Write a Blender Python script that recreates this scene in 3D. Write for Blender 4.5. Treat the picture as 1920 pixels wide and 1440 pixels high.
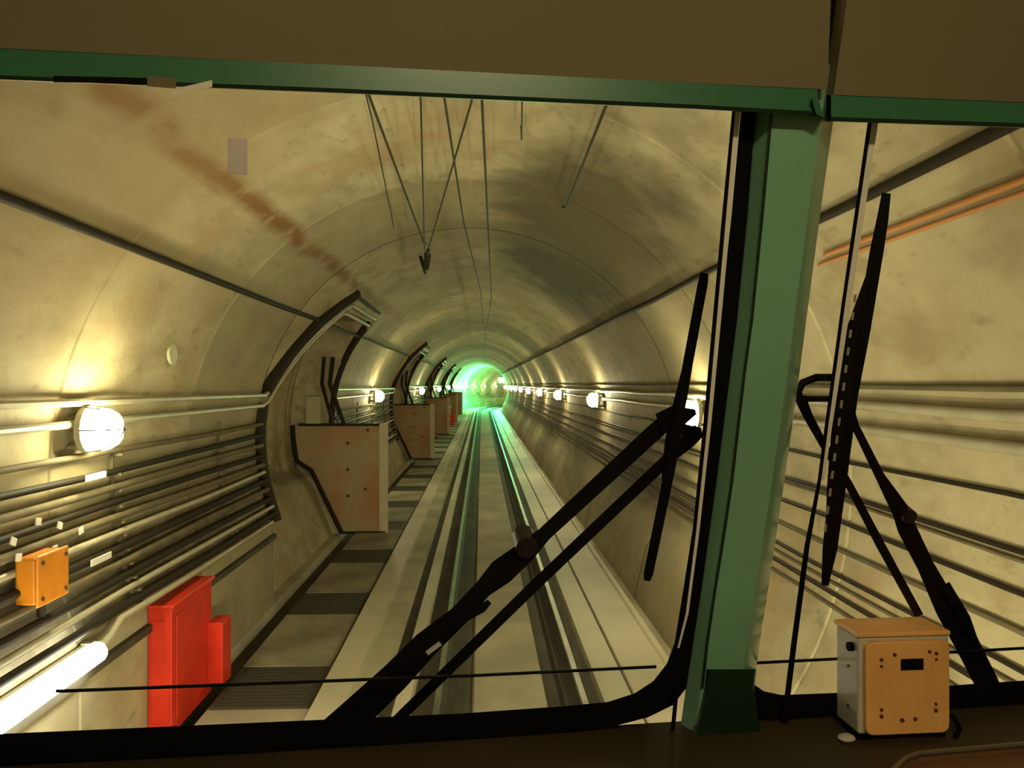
import bpy, bmesh, math, random
from mathutils import Vector, Matrix
random.seed(7)
for o in list(bpy.data.objects): bpy.data.objects.remove(o, do_unlink=True)
S = bpy.context.scene
COL = S.collection

# ------------------------------------------------------------------ camera
EYE = 3.16                       # eye above the rail heads
F = 1500.0                       # focal length in pixels of the 1920 frame
YAW = math.atan(57.0 / F)        # camera looks a little to the right of the tunnel axis
cam_d = bpy.data.cameras.new('camera'); cam = bpy.data.objects.new('camera', cam_d); COL.objects.link(cam)
cam_d.sensor_width = 36.0; cam_d.lens = 36.0 * F / 1920.0; cam_d.clip_start = 0.02; cam_d.clip_end = 600
cam.location = (0, 0, EYE); cam.rotation_euler = (math.pi / 2, 0, -YAW)
S.camera = cam
# ------------------------------------------------------------------ world, exposure
w = bpy.data.worlds.new('world'); S.world = w; w.use_nodes = True
w.node_tree.nodes['Background'].inputs[0].default_value = (0, 0, 0, 1)
w.node_tree.nodes['Background'].inputs[1].default_value = 0.0
vs = S.view_settings
vs.view_transform = 'Standard'; vs.look = 'None'; vs.gamma = 1.0; vs.use_curve_mapping = False
vs.exposure = 0.36
# ------------------------------------------------------------------ headlights of the train (below the window, outside)
HEAD_W = 430.0
for sx in (-1, 1):
    ld = bpy.data.lights.new('headlight', 'SPOT'); lo = bpy.data.objects.new('headlight', ld); COL.objects.link(lo)
    ld.energy = HEAD_W; ld.color = (1.0, 0.87, 0.56); ld.spot_size = math.radians(154); ld.spot_blend = 1.0; ld.shadow_soft_size = 0.10
    lo.location = (0.3 + 0.8 * sx, 2.1, EYE - 1.9); lo.rotation_euler = (math.radians(89), 0, 0)
CAB_EMIT = 56.0
LAMP_EMIT = 112.0

# ------------------------------------------------------------------ helpers
def ray(px, py):
    cx, cz = (px - 960.0) / F, (720.0 - py) / F
    ca, sa = math.cos(YAW), math.sin(YAW)
    return Vector((cx * ca + sa, -cx * sa + ca, cz))
def at(px, py, y):
    r = ray(px, py); r = r * (y / r.y); return Vector((r.x, r.y, r.z + EYE))
# plane of the raked windscreen: local X along the glass, local Y outwards, local Z up the glass
A, PHI = math.radians(6.0), math.radians(19.5)
U = Vector((math.cos(A), math.sin(A), 0)); Wv = Vector((-math.sin(A), math.cos(A), 0)); Zv = Vector((0, 0, 1))
V = Zv * math.cos(PHI) - Wv * math.sin(PHI); N = Wv * math.cos(PHI) + Zv * math.sin(PHI)
O = Vector((0.383, 1.10, 0.0))
MG = Matrix(((U.x, N.x, V.x, O.x), (U.y, N.y, V.y, O.y), (U.z, N.z, V.z, O.z + EYE), (0, 0, 0, 1)))
def gl(px, py, h=0.0):
    """pixel -> point (s, h, t) in the windscreen's own frame, h metres outside the glass"""
    r = ray(px, py); k = (O + N * h).dot(N) / r.dot(N); p = r * k - O
    return Vector((p.dot(U), h, p.dot(V)))

class MB:
    def __init__(s): s.v = []; s.f = []; s.m = []
    def add(s, vs_, fs, m=0):
        b = len(s.v); s.v += [tuple(v) for v in vs_]; s.f += [tuple(b + i for i in f) for f in fs]; s.m += [m] * len(fs)
    def box(s, x0, x1, y0, y1, z0, z1, m=0):
        s.add([(x0,y0,z0),(x1,y0,z0),(x1,y1,z0),(x0,y1,z0),(x0,y0,z1),(x1,y0,z1),(x1,y1,z1),(x0,y1,z1)],
              [(3,2,1,0),(4,5,6,7),(0,1,5,4),(1,2,6,5),(2,3,7,6),(3,0,4,7)], m)
    def loft(s, rings, closed=True, caps=True, m=0):
        n = len(rings[0]); vs_ = [v for r in rings for v in r]; fs = []
        for i in range(len(rings) - 1):
            for j in range(n if closed else n - 1):
                k = (j + 1) % n; fs.append((i*n+j, i*n+k, (i+1)*n+k, (i+1)*n+j))
        if caps and closed:
            fs.append(tuple(range(n - 1, -1, -1))); fs.append(tuple((len(rings)-1)*n + j for j in range(n)))
        s.add(vs_, fs, m)
    def tube(s, pts, r, n=8, m=0, flat=None):
        pts = [Vector(p) for p in pts]; rs = r if isinstance(r, (list, tuple)) else [r] * len(pts); rings = []
        a = None
        for i, p in enumerate(pts):
            t = (pts[min(i+1, len(pts)-1)] - pts[max(i-1, 0)]).normalized()
            if a is None:
                a = t.cross(Vector((0, 0, 1)) if abs(t.z) < .9 else Vector((0, 1, 0))).normalized()
            a = (a - t * a.dot(t)).normalized(); b = t.cross(a)
            rings.append([p + (a * math.cos(q) + b * math.sin(q)) * rs[i] for q in [2*math.pi*(j+.5)/n for j in range(n)]])
        s.loft(rings, m=m)
    def prism(s, poly, d0, d1, axis='y', m=0):
        """polygon of 2D points extruded: axis y -> (a, d, b); axis z -> (a, b, d)"""
        g = (lambda a, b, d: (a, d, b)) if axis == 'y' else (lambda a, b, d: (a, b, d))
        n = len(poly); s.add([g(a, b, d0) for a, b in poly] + [g(a, b, d1) for a, b in poly],
              [tuple(range(n)), tuple(range(2*n-1, n-1, -1))] + [(i, n+i, n+(i+1)%n, (i+1)%n) for i in range(n)], m)
    def sphere(s, c, rx, ry, rz, n=16, k=10, m=0):
        rings = []
        for i in range(k + 1):
            th = math.pi * (i + .001 if i == 0 else i - .001 if i == k else i) / k
            rings.append([(c[0] + rx*math.sin(th)*math.cos(2*math.pi*j/n), c[1] + ry*math.sin(th)*math.sin(2*math.pi*j/n), c[2] + rz*math.cos(th)) for j in range(n)])
        s.loft(rings, m=m)
    def cyl(s, c, r, d0, d1, n=16, m=0, axis='y', r1=None):
        r1 = r if r1 is None else r1
        q = [(math.cos(2*math.pi*j/n), math.sin(2*math.pi*j/n)) for j in range(n)]
        if axis == 'y': R = [[(c[0]+a*rr, d, c[1]+b*rr) for a, b in q] for d, rr in ((d0, r), (d1, r1))]
        elif axis == 'x': R = [[(d, c[0]+a*rr, c[1]+b*rr) for a, b in q] for d, rr in ((d0, r), (d1, r1))]
        else: R = [[(c[0]+a*rr, c[1]+b*rr, d) for a, b in q] for d, rr in ((d0, r), (d1, r1))]
        s.loft(R, m=m)
    def mesh(s, name, mats, smooth=None):
        me = bpy.data.meshes.new(name); me.from_pydata(s.v, [], s.f)
        for mt in (mats if isinstance(mats, (list, tuple)) else [mats]): me.materials.append(mt)
        me.polygons.foreach_set('material_index', s.m)
        bm = bmesh.new(); bm.from_mesh(me); bmesh.ops.recalc_face_normals(bm, faces=bm.faces); bm.to_mesh(me); bm.free()
        if smooth:
            me.polygons.foreach_set('use_smooth', [True] * len(me.polygons)); me.set_sharp_from_angle(angle=math.radians(smooth))
        me.update(); return me
    def build(s, name, mats, parent=None, smooth=None, mat=None, bevel=0):
        o = bpy.data.objects.new(name, s.mesh(name, mats, smooth)); COL.objects.link(o)
        if parent is not None: o.parent = parent
        if mat is not None: o.matrix_world = mat
        if bevel:
            b = o.modifiers.new('bevel', 'BEVEL'); b.width = bevel; b.segments = 2; b.limit_method = 'ANGLE'; b.angle_limit = math.radians(40)
        return o
def tag(o, label=None, cat=None, group=None, kind=None):
    for k, v in (('label', label), ('category', cat), ('group', group), ('kind', kind)):
        if v: o[k] = v
    return o
def empty(name, loc=(0, 0, 0), mat=None):
    o = bpy.data.objects.new(name, None); COL.objects.link(o); o.empty_display_size = .1
    if mat is not None: o.matrix_world = mat
    else: o.location = loc
    return o
def copy_tree(o, parent=None):
    c = o.copy(); COL.objects.link(c)
    if parent is not None: c.parent = parent
    for ch in [x for x in o.children]: copy_tree(ch, c)
    return c

# ------------------------------------------------------------------ materials
def mat(name, col, rough=.6, metal=0., spec=.5, noise=0., scale=4., col2=None, emit=None, estr=0., bump=0., coord='Object', coat=0.):
    m = bpy.data.materials.new(name); m.use_nodes = True; nt = m.node_tree; p = nt.nodes['Principled BSDF']
    p.inputs['Base Color'].default_value = (*col, 1); p.inputs['Roughness'].default_value = rough
    p.inputs['Metallic'].default_value = metal; p.inputs['Specular IOR Level'].default_value = spec; p.inputs['Coat Weight'].default_value = coat
    if emit: p.inputs['Emission Color'].default_value = (*emit, 1); p.inputs['Emission Strength'].default_value = estr
    if noise or bump:
        tc = nt.nodes.new('ShaderNodeTexCoord'); nz = nt.nodes.new('ShaderNodeTexNoise'); nz.inputs['Scale'].default_value = scale; nz.inputs['Detail'].default_value = 6
        nt.links.new(tc.outputs[coord], nz.inputs['Vector'])
        if noise:
            mx = nt.nodes.new('ShaderNodeMix'); mx.data_type = 'RGBA'
            c2 = col2 or tuple(c * (1 - noise) for c in col)
            mx.inputs['A'].default_value = (*col, 1); mx.inputs['B'].default_value = (*c2, 1)
            rp = nt.nodes.new('ShaderNodeMapRange'); rp.inputs['From Min'].default_value = .38; rp.inputs['From Max'].default_value = .66
            nt.links.new(nz.outputs['Fac'], rp.inputs['Value']); nt.links.new(rp.outputs['Result'], mx.inputs['Factor']); nt.links.new(mx.outputs['Result'], p.inputs['Base Color'])
        if bump:
            b = nt.nodes.new('ShaderNodeBump'); b.inputs['Strength'].default_value = bump; b.inputs['Distance'].default_value = .02
            nt.links.new(nz.outputs['Fac'], b.inputs['Height']); nt.links.new(b.outputs['Normal'], p.inputs['Normal'])
    return m
M = {}
M['cable_dark'] = mat('dark cable sheath', (.020, .016, .009), .7, spec=.2)
M['cable_mid'] = mat('brown grey cable sheath', (.15, .125, .07), .75, spec=.25, noise=.3)
M['cable_pale'] = mat('pale grey conduit', (.42, .39, .27), .4, noise=.2)
M['cable_orange'] = mat('orange cable sheath', (.52, .23, .07), .5)
M['steel_dark'] = mat('dark steel', (.022, .018, .010), .7, spec=.2)
M['wire'] = mat('overhead wire', (.012, .009, .005), .7)
M['steel'] = mat('worn rail steel', (.42, .39, .31), .4, 1.0, noise=.3, scale=2)
M['rail_side'] = mat('rusty rail side', (.06, .045, .025), .7, noise=.4, scale=3)
M['slab'] = mat('track slab concrete', (.46, .42, .29), .8, noise=.35, scale=.8, bump=.3)
M['slab_pale'] = mat('pale smooth concrete', (.62, .57, .41), .55, noise=.25, scale=.6)
M['slab_dirt'] = mat('oily brake dust concrete', (.085, .07, .04), .8, noise=.5, scale=1.2)
M['walk'] = mat('worn dusty walkway concrete', (.33, .295, .19), .85, noise=.45, scale=1.3, bump=.3)
M['grate'] = mat('dark drain grate', (.055, .048, .028), .7, .2)
M['rust_panel'] = mat('rust stained painted panel', (.40, .325, .16), .55, noise=1, scale=1.1, col2=(.40, .19, .065))
M['pale_paint'] = mat('pale cream paint', (.62, .56, .36), .5, noise=.15)
M['frame_grey'] = mat('grey green steel frame', (.30, .28, .18), .5, noise=.3)
M['red'] = mat('red painted steel', (.70, .035, .012), .35, noise=.25, scale=3)
M['orange'] = mat('orange plastic', (.72, .25, .012), .4, noise=.2, scale=6)
M['white_tag'] = mat('white tag', (.75, .72, .62), .4)
M['lamp'] = mat('lamp opal glass', (.9, .9, .8), .4, emit=(1.0, .86, .50), estr=LAMP_EMIT)
M['tube'] = mat('fluorescent diffuser', (.9, .9, .85), .4, emit=(1.0, .97, .84), estr=25.0)
M['cablamp'] = mat('cab lamp diffuser', (.9, .9, .85), .4, emit=(1.0, .80, .46), estr=CAB_EMIT)
M['green_signal'] = mat('green signal lens', (.1, .9, .4), .3, emit=(.04, 1.0, .30), estr=2200.0)
M['green'] = mat('green gloss paint', (.040, .165, .075), .32, noise=.12, scale=5, coat=.3)
M['green_post'] = mat('grey green gloss paint', (.22, .46, .29), .30, noise=.12, scale=4, coat=.4)
M['green_dark'] = mat('dark green paint', (.010, .030, .010), .4, noise=.2, scale=8)
M['rubber'] = mat('black rubber', (.003, .003, .003), .8, spec=.1)
M['black'] = mat('black painted metal', (.003, .0025, .0025), .6, spec=.15)
M['chrome'] = mat('cream trim with painted shine', (.86, .82, .68), .3)  # metal trim whose reflected brightness is put into the cream colour
M['fascia'] = mat('brown grey cab panel', (.19, .155, .075), .6, noise=.12, scale=3)
M['sill'] = mat('dark brown sill', (.05, .034, .010), .6, noise=.3, scale=6)
M['tray'] = mat('reddish brown tray', (.16, .075, .030), .55, noise=.2, scale=8)
M['box_orange'] = mat('amber box paint', (.85, .46, .15), .45, noise=.25, scale=9, col2=(.70, .35, .09))
M['box_white'] = mat('off white box side', (.50, .49, .38), .5, noise=.2, scale=20)
M['screw'] = mat('brown screw', (.10, .035, .01), .5)
M['cab'] = mat('cab lining', (.22, .20, .13), .7)
M['reflection'] = mat('pale lilac reflection', (.85, .78, .84), .6); M['reflection'].node_tree.nodes['Principled BSDF'].inputs['Transmission Weight'].default_value = .55; M['reflection'].node_tree.nodes['Principled BSDF'].inputs['IOR'].default_value = 1.0
M['knob'] = mat('red brown bracket', (.014, .007, .005), .5)
def glass_mat():
    m = bpy.data.materials.new('windscreen glass'); m.use_nodes = True; nt = m.node_tree; nt.nodes.clear()
    out = nt.nodes.new('ShaderNodeOutputMaterial'); mx = nt.nodes.new('ShaderNodeMixShader'); tr = nt.nodes.new('ShaderNodeBsdfTransparent'); gs = nt.nodes.new('ShaderNodeBsdfGlossy'); lw_ = nt.nodes.new('ShaderNodeLayerWeight'); lw_.inputs['Blend'].default_value = .5; pw = nt.nodes.new('ShaderNodeMath'); pw.operation = 'POWER'; pw.inputs[1].default_value = 5.0; fr = nt.nodes.new('ShaderNodeMath'); fr.operation = 'MULTIPLY_ADD'; fr.inputs[1].default_value = .97; fr.inputs[2].default_value = .015
    tr.inputs['Color'].default_value = (.97, .985, .965, 1); gs.inputs['Roughness'].default_value = .02; nt.links.new(lw_.outputs['Facing'], pw.inputs[0]); nt.links.new(pw.outputs[0], fr.inputs[0])
    nt.links.new(fr.outputs[0], mx.inputs[0]); nt.links.new(tr.outputs[0], mx.inputs[1]); nt.links.new(gs.outputs[0], mx.inputs[2]); nt.links.new(mx.outputs[0], out.inputs[0])
    return m
M['glass'] = glass_mat()

# ------------------------------------------------------------------ tunnel section (metres, relative to the eye)
CX, CZ, R = -0.2, -0.85, 3.3
def wx(z, side=-1, inset=0.0):
    """x of the lining at height z (relative to the eye)"""
    r = R - inset
    if side < 0 and z < -2.1: return -3.25 + inset
    q = max(r * r - (z - CZ) ** 2, 0.01)
    return CX + side * math.sqrt(q)
def wall_hit(px, py, inset=0.0):
    r = ray(px, py); dx, dz = r.x / r.y, r.z / r.y; rr = R - inset
    a = dx*dx + dz*dz; b = -2*(dx*CX + dz*CZ); c = CX*CX + CZ*CZ - rr*rr
    k = (-b + math.sqrt(b*b - 4*a*c)) / (2*a)
    return Vector((dx*k, k, dz*k))
TH_R = math.asin((-2.6 - CZ) / R)                   # right springing of the haunch
TH_L = math.pi - math.asin((-2.1 - CZ) / R)         # left springing above the straight wall
def up(p): return Vector((p[0], p[1], p[2] + EYE))

def lining_mat():
    m = bpy.data.materials.new('concrete lining'); m.use_nodes = True; nt = m.node_tree; L = nt.links; p = nt.nodes['Principled BSDF']
    def nd(t, **k):
        n = nt.nodes.new(t)
        for a, b in k.items(): setattr(n, a, b)
        return n
    def math_(op, a, b=None, clamp=False):
        n = nd('ShaderNodeMath', operation=op); n.use_clamp = clamp
        for i, v in enumerate((a, b)):
            if v is None: continue
            if isinstance(v, (int, float)): n.inputs[i].default_value = v
            else: L.new(v, n.inputs[i])
        return n.outputs[0]
    def rng(v, a, b, c=0., d=1.):
        n = nd('ShaderNodeMapRange'); n.inputs['From Min'].default_value = a; n.inputs['From Max'].default_value = b; n.inputs['To Min'].default_value = c; n.inputs['To Max'].default_value = d
        L.new(v, n.inputs['Value']); return n.outputs['Result']
    def noise(vec, sc, det=5, ro=.6):
        n = nd('ShaderNodeTexNoise'); n.inputs['Scale'].default_value = sc; n.inputs['Detail'].default_value = det; n.inputs['Roughness'].default_value = ro
        L.new(vec, n.inputs['Vector']); return n.outputs['Fac']
    def mix(f, a, b):
        n = nd('ShaderNodeMix', data_type='RGBA'); L.new(f, n.inputs['Factor'])
        for s_, v in (('A', a), ('B', b)):
            if isinstance(v, tuple): n.inputs[s_].default_value = (*v, 1)
            else: L.new(v, n.inputs[s_])
        return n.outputs['Result']
    g = nd('ShaderNodeNewGeometry'); pos = g.outputs['Position']
    sep = nd('ShaderNodeSeparateXYZ'); L.new(pos, sep.inputs[0]); x, y, z = sep.outputs
    ang = math_('ARCTAN2', math_('SUBTRACT', z, EYE + CZ), math_('SUBTRACT', x, CX))
    mp = nd('ShaderNodeMapping'); mp.inputs['Scale'].default_value = (1, .45, 1); L.new(pos, mp.inputs[0]); sv = mp.outputs[0]
    base = mix(rng(noise(sv, .55), .38, .64), (.53, .47, .29), (.35, .30, .18))
    base = mix(rng(noise(sv, 2.4), .46, .68, 0, .7), base, (.27, .23, .13))
    base = mix(rng(noise(sv, 5.5, 3), .60, .72, 0, .55), base, (.20, .165, .09))
    base = mix(rng(noise(pos, .8, 3), .52, .70, 0, .7), base, (.38, .265, .12))
    oi = nd('ShaderNodeObjectInfo'); 
    base = mix(rng(oi.outputs['Random'], .45, 1, 0, .5), base, (.24, .20, .115))
    # rusty seepage along the joint high on the recessed side
    a0 = wall_hit(430, 345); th = math.atan2(a0.z - CZ, a0.x - CX)
    dv = math_('ABSOLUTE', math_('ADD', math_('SUBTRACT', ang, th), math_('MULTIPLY', math_('SUBTRACT', noise(pos, 1.3), .5), .08)))
    mk = math_('MULTIPLY', rng(dv, .05, .012), rng(noise(pos, 2.0), .30, .50))
    mk = math_('MULTIPLY', mk, rng(y, 24, 12))
    base = mix(mk, base, (.21, .10, .03))
    # dark patches: damp on the crown's plain side, grime low down, darker areas elsewhere
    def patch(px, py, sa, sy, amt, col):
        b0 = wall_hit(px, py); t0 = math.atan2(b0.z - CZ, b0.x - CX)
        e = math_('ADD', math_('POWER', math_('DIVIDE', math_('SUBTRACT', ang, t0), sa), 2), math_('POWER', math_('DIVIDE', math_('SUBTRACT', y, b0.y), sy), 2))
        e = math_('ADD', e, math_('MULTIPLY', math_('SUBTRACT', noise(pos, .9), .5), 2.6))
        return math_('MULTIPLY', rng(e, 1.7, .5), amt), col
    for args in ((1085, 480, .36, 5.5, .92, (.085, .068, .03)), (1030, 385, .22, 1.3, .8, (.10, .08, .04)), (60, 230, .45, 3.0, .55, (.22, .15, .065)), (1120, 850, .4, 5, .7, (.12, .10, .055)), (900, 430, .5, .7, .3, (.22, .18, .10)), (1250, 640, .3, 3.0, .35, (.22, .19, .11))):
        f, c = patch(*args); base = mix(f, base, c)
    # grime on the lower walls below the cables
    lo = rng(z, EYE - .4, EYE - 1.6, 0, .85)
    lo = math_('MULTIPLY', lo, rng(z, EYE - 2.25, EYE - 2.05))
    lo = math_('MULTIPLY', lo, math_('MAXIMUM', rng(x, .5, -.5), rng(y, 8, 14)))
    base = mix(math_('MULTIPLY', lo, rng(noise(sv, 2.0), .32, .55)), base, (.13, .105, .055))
    L.new(base, p.inputs['Base Color']); p.inputs['Roughness'].default_value = .72; p.inputs['Specular IOR Level'].default_value = .35
    b = nd('ShaderNodeBump'); b.inputs['Strength'].default_value = .35; b.inputs['Distance'].default_value = .03
    L.new(noise(pos, 6.0), b.inputs['Height']); L.new(b.outputs[0], p.inputs['Normal'])
    return m
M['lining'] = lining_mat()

def section(off=0.0, top_z=None, rec=0.85):
    """lining outline from the right floor corner over the crown to the left floor; top_z opens a recess below that height"""
    pts = [(2.40 + off, -3.75), (2.42 + off, -3.35)]
    end = TH_L if top_z is None else math.pi - math.asin((top_z - CZ) / R)
    n = 60
    for i in range(n + 1):
        t = TH_R + (end - TH_R) * i / n; pts.append((CX + (R + off) * math.cos(t), CZ + (R + off) * math.sin(t)))
    if top_z is None: pts += [(-3.25 - off, -2.6), (-3.25 - off, -3.75)]
    else:
        x0, z0 = pts[-1]; n2 = 14; r2 = R + rec
        for i in range(n2 + 1):
            z = z0 + .03 + (-3.75 - z0 - .03) * i / n2
            pts.append((max(CX - math.sqrt(max(r2*r2 - (z - CZ)**2, .01)), CX - r2) if z > -2.0 else -4.0 + (-2.0 - z) * .42 , z))
    return pts
def ring_mesh(length, name):
    mb = MB(); g, d = .03, .014
    rings = []
    for y, o in ((0, d), (g * .4, d), (g, 0), (length - g, 0), (length - g * .4, d), (length, d)):
        rings.append([(x, y, z + EYE) for x, z in section(o)])
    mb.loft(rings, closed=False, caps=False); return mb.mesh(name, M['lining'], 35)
S0, RC, ARC = 96.6, 90.0, 48.0       # beyond S0 the tunnel bends to the right with radius RC
def bend(x, s_, z):
    if s_ <= S0: return (x, s_, z)
    a = (s_ - S0) / RC; return (RC - (RC - x) * math.cos(a), S0 + (RC - x) * math.sin(a), z)
def bent_ring_mesh(length, name):
    mb = MB(); g, d = .03, .014; rings = []
    for yy, o in ((0, d), (g * .4, d), (g, 0), (length / 2, 0), (length - g, 0), (length - g * .4, d), (length, d)):
        a = yy / RC; rings.append([(-(RC - x) * math.cos(a), (RC - x) * math.sin(a), z + EYE) for x, z in section(o)])
    mb.loft(rings, closed=False, caps=False); return mb.mesh(name, M['lining'], 35)
wall = empty('wall_tunnel'); tag(wall, 'curved concrete tunnel lining of pale rings', kind='structure')
RL = 3.0; NICHE0, NICHE_P, N_NICHE = 12.6, 18.0, 5
me_ring = ring_mesh(RL, 'lining_ring')
y = NICHE0 - 8 * RL; ys = []
niches = [NICHE0 + NICHE_P * i for i in range(N_NICHE)]
while y < S0 - .1:
    if not any(abs(y - n0) < .01 or abs(y - n0 - 3) < .01 for n0 in niches): ys.append(y)
    y += RL
for y in ys:
    o = bpy.data.objects.new('lining_ring', me_ring); COL.objects.link(o); o.parent = wall; o.location.y = y
# recess ring: opening with a slanted near corner
def recess_mesh():
    mb = MB(); y1 = 5.85
    full = section(0)
    slices = [(0.06, -.25), (1.2, .60), (2.25, 1.42), (4.0, 1.42), (y1, 1.42)]
    rings = [[(x, yy, z + EYE) for x, z in section(0, tz)] for yy, tz in slices]
    mb.loft(rings, closed=False, caps=False)
    for yy, tz in (slices[0], slices[-1]):          # end faces of the recess
        sec = section(0, tz); k = 63
        outer = sec[k - 1:]; n = len(outer)
        inner = [(wx(max(z, -3.75)), z) for x, z in outer]; inner[0] = outer[0]
        vs_ = [(x, yy, z + EYE) for x, z in outer] + [(x, yy, z + EYE) for x, z in inner]
        mb.add(vs_, [(i, i + 1, n + i + 1, n + i) for i in range(n - 1)])
    for ya, yb in ((0.0, 0.06), (y1, 6.0)):          # plain lining before and after the opening
        mb.loft([[(x, yy, z + EYE) for x, z in full] for yy in (ya, yb)], closed=False, caps=False)
    return mb.mesh('recess_ring', M['lining'], 35)
me_rec = recess_mesh()
for n0 in niches:
    o = bpy.data.objects.new('recess_ring', me_rec); COL.objects.link(o); o.parent = wall; o.location.y = n0
me_bent = bent_ring_mesh(RL, 'lining_ring')
for k in range(int(ARC / RL)):
    o = bpy.data.objects.new('lining_ring', me_bent); COL.objects.link(o); o.parent = wall; o.location = (RC, S0, 0); o.rotation_euler.z = -k * RL / RC
mb = MB(); mb.add([bend(x, S0 + ARC - .1, z) for x, z in ((-5, -1), (4, -1), (4, 7), (-5, 7))], [(0, 1, 2, 3)])
mb.add([(-5, -11.3, -1), (4, -11.3, -1), (4, -11.3, 7), (-5, -11.3, 7)], [(0, 1, 2, 3)])
mb.build('end_wall', M['lining'], wall)

# ------------------------------------------------------------------ floor: slab track
Y0, Y1 = -11.3, S0
YS = [Y0] + [S0 + ARC * k / 24 for k in range(25)]
floor = empty('floor'); tag(floor, 'concrete slab track bed with grooves along the rails', kind='structure')
prof = [(-4.4,-3.42,0),(-3.22,-3.42,0),(-3.20,-3.58,2),(-2.90,-3.58,2),(-2.88,-3.42,0),(-1.78,-3.42,0),(-1.76,-3.33,1),(-1.42,-3.33,1),(-1.38,-3.37,0),(-1.12,-3.37,0),
        (-1.08,-3.46,2),(-.94,-3.46,2),(-.91,-3.34,1),(-.76,-3.34,1),(-.72,-3.40,2),(-.10,-3.40,2),(-.08,-3.35,0),(.68,-3.35,0),(.70,-3.40,2),(1.27,-3.40,2),(1.30,-3.36,1),
        (1.62,-3.36,1),(1.63,-3.385,2),(1.655,-3.385,2),(1.665,-3.36,1),(2.18,-3.36,1),(2.20,-3.32,1),(2.27,-3.32,1),(2.29,-3.40,0),(2.6,-3.40,0)]
mb = MB()
for (xa, za, ma), (xb, zb, mb_) in zip(prof, prof[1:]):
    for ya_, yb_ in zip(YS, YS[1:]): mb.add([bend(xa, ya_, za + EYE), bend(xb, ya_, zb + EYE), bend(xb, yb_, zb + EYE), bend(xa, yb_, za + EYE)], [(0, 1, 2, 3)], min(ma, mb_) if ma != mb_ else ma)
track = mb.build('track_slab', [M['slab'], M['slab_pale'], M['slab_dirt']], floor)
# walkway slabs between dark drain grates
mbs = MB(); mbs.box(-2.86, -1.82, 0, 2.15, EYE - 3.425, EYE - 3.39)
me_slab = mbs.mesh('walkway_slab', M['walk'])
mbg = MB(); mbg.box(-2.86, -2.80, 0, 1.2, EYE - 3.425, EYE - 3.392); mbg.box(-1.88, -1.82, 0, 1.2, EYE - 3.425, EYE - 3.392)
for i in range(13): mbg.box(-2.80, -1.88, i * .0955, i * .0955 + .055, EYE - 3.425, EYE - 3.396)
me_grate = mbg.mesh('drain_grate', M['grate'])  # dark bars set across the walkway at even steps
NTH = ['second', 'third', 'fourth', 'fifth', 'sixth', 'seventh', 'eighth']
for i in range(18):
    ya = 8.5 + i * 3.4
    o = bpy.data.objects.new('walkway_slab', me_slab); COL.objects.link(o); o.parent = floor; o.location.y = ya + 1.22
    o = bpy.data.objects.new('drain_grate', me_grate); COL.objects.link(o); o.location.y = ya
    tag(o, 'dark slotted drain grate in the walkway beside the red cabinet' if i == 0 else f'{NTH[i - 1]} dark drain grate along the walkway counted from the red cabinet' if i < 8 else 'small dark drain grate far along the walkway', 'drain grate', 'drain grates along the walkway')
# rails
def rail(xc, label):
    e = empty('running_rail', (xc, 0, 0))
    def sweep(poly, name, m_):
        q = MB(); q.loft([[(lambda p: (p[0] - xc, p[1], p[2]))(bend(xc + a, yy, b_)) for a, b_ in poly] for yy in YS]); q.build(name, m_, e)
    sweep([(-.036,-.035),(-.030,0),(.030,0),(.036,-.035)], 'rail_head', M['steel'])
    sweep([(-.07,-.172),(-.07,-.158),(-.012,-.14),(-.012,-.045),(-.034,-.036),(.034,-.036),(.012,-.045),(.012,-.14),(.07,-.158),(.07,-.172)], 'rail_web', M['rail_side'])
    sweep([(-.15,-.24),(.15,-.24),(.15,-.1721),(-.15,-.1721)], 'rail_seat', M['slab_dirt'])
    tag(e, label, 'rail', 'running rails'); return e
rail(-.44, 'shiny steel running rail on the side of the walkway'); rail(1.03, 'shiny steel running rail on the side away from the walkway')

# ------------------------------------------------------------------ recess fittings
def wall_path(pts, inset):
    """(y, z) points -> points just inside the lining on the recess side"""
    out = []
    for (ya, za), (yb, zb) in zip(pts, pts[1:]):
        for i in range(6):
            t = i / 6; yy, zz = ya + (yb - ya) * t, za + (zb - za) * t; out.append((wx(zz, -1, inset), yy, zz + EYE))
    yy, zz = pts[-1]; out.append((wx(zz, -1, inset), yy, zz + EYE)); return out
ORD = ['', 'second ', 'third ', 'fourth ', 'fifth ']
def recess_screen():
    e = empty('recess_screen', (0, NICHE0 + 5.78, 0))
    y0 = 0.0
    curve = []
    for i in range(13):
        z = -.94 + (-3.40 + .94) * i / 12
        x = -4.22 + .0 * i
        r2 = R + .85 - .06; x = CX - math.sqrt(max(r2*r2 - (z - CZ)**2, .01))
        if z < -1.9: x = -3.9 + (-1.9 - z) * .48
        curve.append((x, z + EYE))
    poly = curve + [(-2.33, -3.40 + EYE), (-2.33, -.94 + EYE)]
    p = MB(); p.prism(poly, 0, .05); p.build('panel', M['rust_panel'], e)
    s_ = MB(); s_.box(-2.33, -2.14, -.02, .05, EYE - 3.40, EYE - .90); s_.build('edge_post', M['pale_paint'], e)
    k = MB(); k.tube([(x, -.02, z) for x, z in curve], .055, 6); k.build('edge_gasket', M['cable_dark'], e)
    t = MB(); t.box(-4.15, -2.33, -.03, .06, EYE - .96, EYE - .90); t.build('top_rail', M['steel_dark'], e)
    b = MB(); b.box(-3.2, -2.2, -.03, .06, EYE - 3.415, EYE - 3.36); b.build('bottom_rail', M['steel_dark'], e)
    for bx, bz in ((-3.05,-1.35),(-3.05,-1.95),(-3.05,-2.55),(-2.65,-2.4),(-2.6,-1.05)):
        q = MB(); q.cyl((bx, bz + EYE), .035, -.03, 0, 10); q.build('bolt', M['knob'], e)
    return e
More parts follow.
